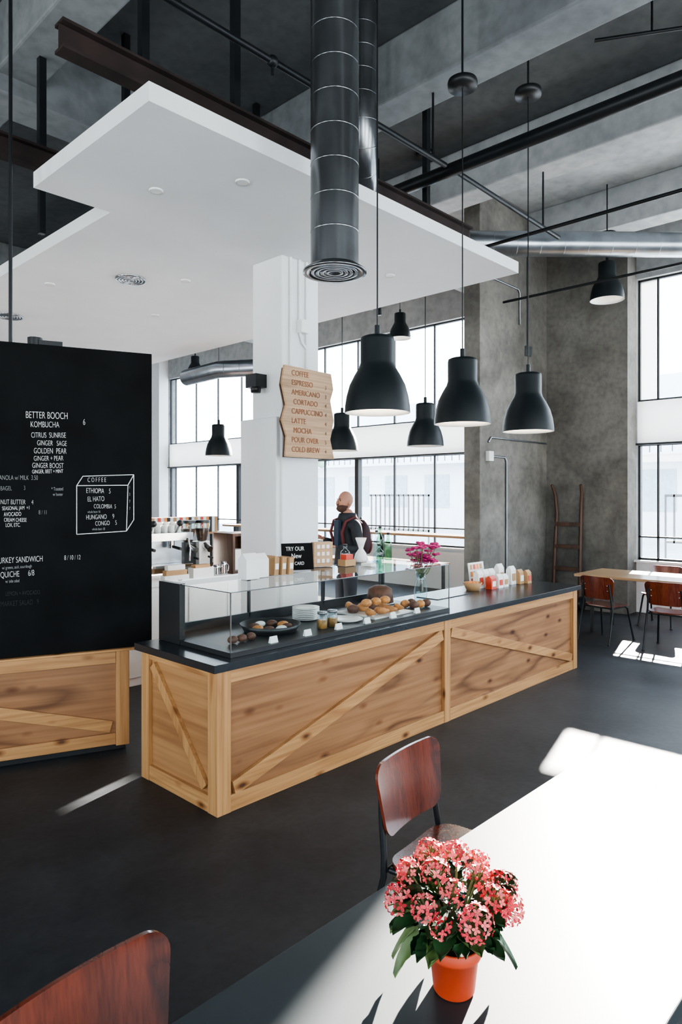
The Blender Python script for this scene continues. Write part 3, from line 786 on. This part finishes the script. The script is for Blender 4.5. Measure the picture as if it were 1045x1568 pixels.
b.obj('flower_heads', parent=e, recalc=False); bs.obj('flower_stems', parent=e)

# ------------------------------------------------------------------ hand truck by the pier
b = MB()
for s in (-1, 1):
    b.tube([(0,s*.22,.12),(.02,s*.21,.9),(.05,s*.2,1.5),(.02,s*.22,1.8),(-.06,s*.24,1.95)], [.028,.03,.028,.024,.02], truck_wood, 10)
    b.tube([(-.08,s*.27,.12),(-.08,s*.31,.12)], .11, black_metal, 20)
for z in (.25,.6,.95,1.3): b.box(-.01,.03,-.21,.21,z,z+.06, truck_wood)
b.box(-.25,0,-.2,.2,.02,.035, black_metal); b.box(-.01,.02,-.22,.22,.02,.14, black_metal)
b.tube([(-.08,-.3,.12),(-.08,.3,.12)], .012, black_metal, 8)
b.obj('hand_truck', (10.2,4.85,0), (0,math.radians(2),0))

# ------------------------------------------------------------------ menu board on column
e = empty('wooden_menu_board', (4.195,4.42,2.52))
b = MB(); W, H = .30, .395
poly = [(-W+.02,-H),(W+.02,-H),(W-.03,-H*.55),(W+.015,-H*.1),(W-.03,H*.35),(W+.01,H*.62),(W-.02,H-.01),(-W+.01,H+.0),(-W-.02,H*.6),(-W+.03,H*.15),(-W-.02,-H*.2),(-W+.035,-H*.55)]
b.prism(poly, 'y', -.02, 0, board_wood); b.prism([(u*.98+.012, w*.98-.01) for u, w in poly], 'y', .025, .04, truck_wood)
b.beam((-.1,.01,.2),(-.1,.01,-.2),.03,.03,(0,1,0),truck_wood); b.beam((.1,.12,.3),(.1,.12,-.3),.03,.16,(0,1,0),truck_wood)
b.beam((-.05,.12,.3),(-.05,.12,-.3),.03,.16,(0,1,0),truck_wood)
b.obj('board_panel', parent=e)
for i, s in enumerate(("COFFEE","ESPRESSO","AMERICANO","CORTADO","CAPPUCCINO","LATTE","MOCHA","POUR OVER","COLD BREW")):
    text('menu_text_%d' % (i+1), s, .068, (-.21+(.02 if i in (3,6) else 0), -.022, .315-i*.083), (pi/2,0,0), burnt, e, .88)
    if i: text('price_text_%d' % i, ('3','3','4','4','4','4','5','4')[i-1], .05, (.2,-.022,.315-i*.083), (pi/2,0,0), burnt, e, .8)

# ------------------------------------------------------------------ customer (man)
def skin_mesh(name, verts, edges, radii, root=0, sub=2):
    me = bpy.data.meshes.new(name+'_tmp'); me.from_pydata(verts, edges, []); o = bpy.data.objects.new(name+'_tmp', me); COL.objects.link(o)
    o.modifiers.new('skin', 'SKIN'); sd = o.modifiers.new('sub', 'SUBSURF'); sd.levels = sub; sd.render_levels = sub
    sv = me.skin_vertices[0].data
    for i, r in enumerate(radii):
        sv[i].radius = r if isinstance(r, tuple) else (r, r); sv[i].use_root = (i == root)
    bpy.context.view_layer.update()
    dg = bpy.context.evaluated_depsgraph_get(); ev = o.evaluated_get(dg); out = bpy.data.meshes.new_from_object(ev)
    bpy.data.objects.remove(o); out.name = name
    return out
man = empty('standing_man', (5.83,5.48,0), (0,0,math.radians(-108)))
V = [(0,0,.98),(0,-.005,1.12),(0,.0,1.28),(0,.01,1.42),(0,.015,1.52),(0,.0,1.64),
     (-.10,.01,1.475),(-.20,.015,1.45),(-.25,.02,1.18),(-.15,-.22,1.27),
     (.10,.01,1.475),(.20,.015,1.45),(.25,.03,1.17),(.17,-.21,1.20),
     (-.10,0,.90),(-.11,-.01,.50),(-.11,.03,.10),(-.12,-.13,.045),
     (.10,0,.90),(.11,-.01,.50),(.11,.03,.10),(.12,-.13,.045)]
E = [(0,1),(1,2),(2,3),(3,4),(4,5),(3,6),(6,7),(7,8),(8,9),(3,10),(10,11),(11,12),(12,13),(0,14),(14,15),(15,16),(16,17),(0,18),(18,19),(19,20),(20,21)]
Rr = [(.17,.12),(.165,.115),(.175,.12),(.17,.12),(.095,.09),(.068,.068),(.09,.09),(.075,.075),(.058,.058),(.04,.04),(.09,.09),(.075,.075),(.058,.058),(.04,.04),
      (.10,.10),(.07,.07),(.048,.048),(.045,.04),(.10,.10),(.07,.07),(.048,.048),(.045,.04)]
try:
    me = skin_mesh('body', V, E, Rr)
    for m in (jacket, trousers, black_paint, skin_m): me.materials.append(m)
    for p in me.polygons:
        c = p.center; p.use_smooth = True
        p.material_index = 2 if c.z < .09 else 1 if c.z < .9 else 3 if (c.z > 1.565 and abs(c.x) < .1) else 0
    o = bpy.data.objects.new('body', me); COL.objects.link(o); o.parent = man
    def hand(name, w, d, side):
        d = Vector(d).normalized(); s = d.cross(Vector((0,0,1))).normalized()*side; u = s.cross(d).normalized()*side
        w = Vector(w); vs = [w, w+d*.045, w+d*.085]; es = [(0,1),(1,2)]; rs = [(.028,.022),(.038,.018),(.038,.016)]
        for k, (off, L) in enumerate(((-.03,.075),(-.01,.085),(.01,.08),(.028,.062))):
            b0 = len(vs); p0 = w+d*.09+s*off
            vs += [p0, p0+d*L*.4-u*.008, p0+d*L*.65-u*.03, p0+d*L*.6-u*.055]
            es += [(2,b0),(b0,b0+1),(b0+1,b0+2),(b0+2,b0+3)]; rs += [.010,.0095,.009,.008]
        b0 = len(vs); p0 = w+d*.035-s*.035
        vs += [p0, p0+d*.03-s*.02-u*.01, p0+d*.06-s*.02-u*.025]; es += [(1,b0),(b0,b0+1),(b0+1,b0+2)]; rs += [.013,.011,.009]
        m = skin_mesh(name, [tuple(v) for v in vs], es, rs); m.materials.append(skin_m)
        for p in m.polygons: p.use_smooth = True
        o = bpy.data.objects.new(name, m); COL.objects.link(o); o.parent = man
    hand('right_hand', (-.145,-.235,1.275), (.3,-.7,.45), 1)
    hand('left_hand', (.165,-.225,1.205), (-.25,-.9,.1), -1)
except Exception as ex:
    print('SKIN FAIL', ex)
b = MB()
def headf(p):
    q = p.copy()
    if q.z < 0:
        t = -q.z/.125; q.x *= 1-.34*t; q.y = q.y*(1-.22*t)-.018*t
    if q.z > .03: q.y += .008
    if q.y < 0: q.y *= .93
    return q
hc = (0,-.02,1.715)
b.sph(hc, (.078,.098,.122), skin_m, 28, 20, headf)
b.sph((0,-.118,1.705), (.013,.018,.026), skin_m, 10, 8); b.sph((0,-.126,1.692), (.017,.013,.010), skin_m, 10, 6)
for s in (-1,1):
    b.sph((s*.078,.0,1.705), (.010,.02,.032), skin_m, 10, 8); b.sph((s*.03,-.098,1.728), (.012,.008,.008), eye_m, 10, 6)
    b.sph((s*.03,-.104,1.746), (.02,.006,.005), beard_m, 8, 5)
b.sph((0,-.034,1.650), (.066,.088,.066), beard_m, 24, 14, lambda p: Vector((p.x*(1 if p.z>0 else .85), min(p.y,.022)-(.012 if p.z<0 else 0), min(p.z,.026-.25*max(0,-p.y-.05)))))
b.sph((0,-.121,1.668), (.022,.007,.006), lip_m, 10, 5); b.sph((0,-.120,1.679), (.030,.008,.006), beard_m, 10, 5)
b.obj('head', parent=man)
b = MB()
b.lathe([(.115,1.47),(.12,1.52),(.10,1.575),(.082,1.585),(.08,1.53)], jacket, (0,.015,0), 24)
b.prism([(-.045,1.18),(.045,1.18),(.06,1.5),(-.06,1.5)], 'y', -.137, -.10, shirt_m)
for s in (-1,1):
    b.tube([(s*.12,-.10,1.22),(s*.14,-.135,1.36),(s*.145,-.09,1.49),(s*.14,.03,1.535),(s*.12,.13,1.46)], .018, pack_m, 8)
b.obj('collar_and_straps', parent=man)
b = MB(); b.sph((0,.20,1.28), (.155,.10,.24), pack_d, 20, 14, lambda p: Vector((max(-.13,min(.13,p.x)), p.y, max(-.2,min(.22,p.z)))))
b.sph((0,.285,1.2), (.10,.04,.11), pack_m, 16, 10); b.tube([(-.03,.2,1.49),(0,.2,1.53),(.03,.2,1.49)], .008, black_paint, 6)
b.obj('backpack', parent=man)
b = MB(); b.lathe([(0,0),(.027,0),(.037,.1),(.039,.1),(.039,.108),(0,.108)], paper_white, (0,0,0), 20); b.obj('paper_cup', (-.10,-.36,1.30), parent=man)

# ------------------------------------------------------------------ outdoors
b = MB(); b.box(10.96,90,-60,80,-.35,-.2, pavement); b.obj('ground_pavement')
b = MB()
b.box(34,44,6,40,-.2,7.5, facade)
for i in range(10):
    for j in range(2): b.box(33.95,34,7.5+i*3.2,9.3+i*3.2,1+j*3.2,3+j*3.2, facade_win)
b.box(32.8,34,8,38,3.6,3.75, facade)
for i in range(60): b.box(32.82,32.86,8+i*.5,8.04+i*.5,3.75,4.6, rail_grey)
b.obj('street_building')
b = MB(); b.box(30,38,-30,2,-.2,5.5, facade)
for i in range(8): b.box(29.95,30,-28+i*3.6,-26+i*3.6,1,3.2, facade_win)
b.obj('street_building')
def tree(x, y, h):
    b = MB(); b.tube([(0,0,-.2),(.1,0,h*.4),(0,.1,h*.7)], [.12,.08,.04], facade_win, 8)
    for i in range(26):
        a = random.uniform(0,6.28); r = random.uniform(0,h*.25)
        b.sph((r*math.cos(a), r*math.sin(a), h*.72+random.uniform(-h*.2,h*.25)), random.uniform(.25,.5), leaf_out, 8, 5)
    b.obj('street_tree', (x, y, 0))
tree(27,12,6); tree(26,28,6)
b = MB()
for y0, y1 in ((2.2,4.6),(10.3,12.3)):
    b.box(14,14.04,y0,y1,1.75,1.8, rail_grey); b.box(14,14.04,y0,y1,.85,.9, rail_grey)
    y = y0
    while y <= y1+.01: b.box(14,14.03,y,y+.03,-.2 if (abs(y-y0)<.01 or abs(y-y1)<.1) else .85,1.8, rail_grey); y += .16
b.obj('street_railing')
b = MB(); b.box(11.45,13.6,-5,7.0,2.42,2.45, sun_slab_m)  # added slab on posts, keeps sun off a band of the floor
for y in (-4.9,1.0,6.9): b.tube([(13.5,y,2.42),(13.5,y,-.2)], .03, facade, 8); b.tube([(10.96,y,2.43),(12,y,2.43)], .02, facade, 8)
b.obj('sun_blocker_slab')

# ------------------------------------------------------------------ light
w = bpy.data.worlds.new('sky_world'); SC.world = w; w.use_nodes = True; nt = w.node_tree
bg = nt.nodes['Background']
tc = N(nt, 'ShaderNodeTexCoord'); sx = N(nt, 'ShaderNodeSeparateXYZ'); nt.links.new(tc.outputs['Generated'], sx.inputs[0])
c = ramp(nt, sx.outputs['Z'], [(0, (.84,.90,.93)), (.35, (.70,.83,.95)), (1, (.42,.6,.9))]); nt.links.new(c, bg.inputs[0])
bg.inputs[1].default_value = 12
s = bpy.data.lights.new('sun', 'SUN'); s.energy = 90; s.color = (1,.95,.88); s.angle = math.radians(.6)
so = bpy.data.objects.new('sun', s); COL.objects.link(so)
az, el = math.radians(15), math.radians(20)
sv = Vector((math.cos(el)*math.cos(az), math.cos(el)*math.sin(az), math.sin(el)))
so.rotation_euler = sv.to_track_quat('Z', 'Y').to_euler(); so.location = (14,8,9)
def portal(name, loc, rot, sx, sy):
    l = bpy.data.lights.new(name, 'AREA'); l.shape = 'RECTANGLE'; l.size = sx; l.size_y = sy
    try: l.cycles.is_portal = True
    except Exception as ex: print('portal', ex)
    o = bpy.data.objects.new(name, l); COL.objects.link(o); o.location = loc; o.rotation_euler = rot
portal('window_portal', (X1+.3, 11.3, 2.95), (0, pi/2, 0), 4.4, 11.6)
portal('window_portal', (X1+.3, .2, 2.95), (0, pi/2, 0), 4.4, 7.6)
portal('window_portal', (3.3, Y0-.3, 2.55), (pi/2, 0, 0), 14.6, 3.5)
portal('window_portal', (X0-.3, 3.7, 2.35), (0, -pi/2, 0), 3.1, 16.4)

# ------------------------------------------------------------------ camera
cam = bpy.data.cameras.new('camera'); co = bpy.data.objects.new('camera', cam); COL.objects.link(co)
co.location = (0,0,1.8); co.rotation_euler = (pi/2, 0, math.radians(43.68-90))
cam.lens = 24; cam.sensor_width = 36; cam.shift_y = -27/1568; cam.clip_start = .05; cam.clip_end = 300
SC.camera = co
SC.view_settings.view_transform = 'AgX'
try: SC.view_settings.look = 'AgX - Medium High Contrast'
except Exception as ex: print(ex)
SC.view_settings.exposure = -0.15
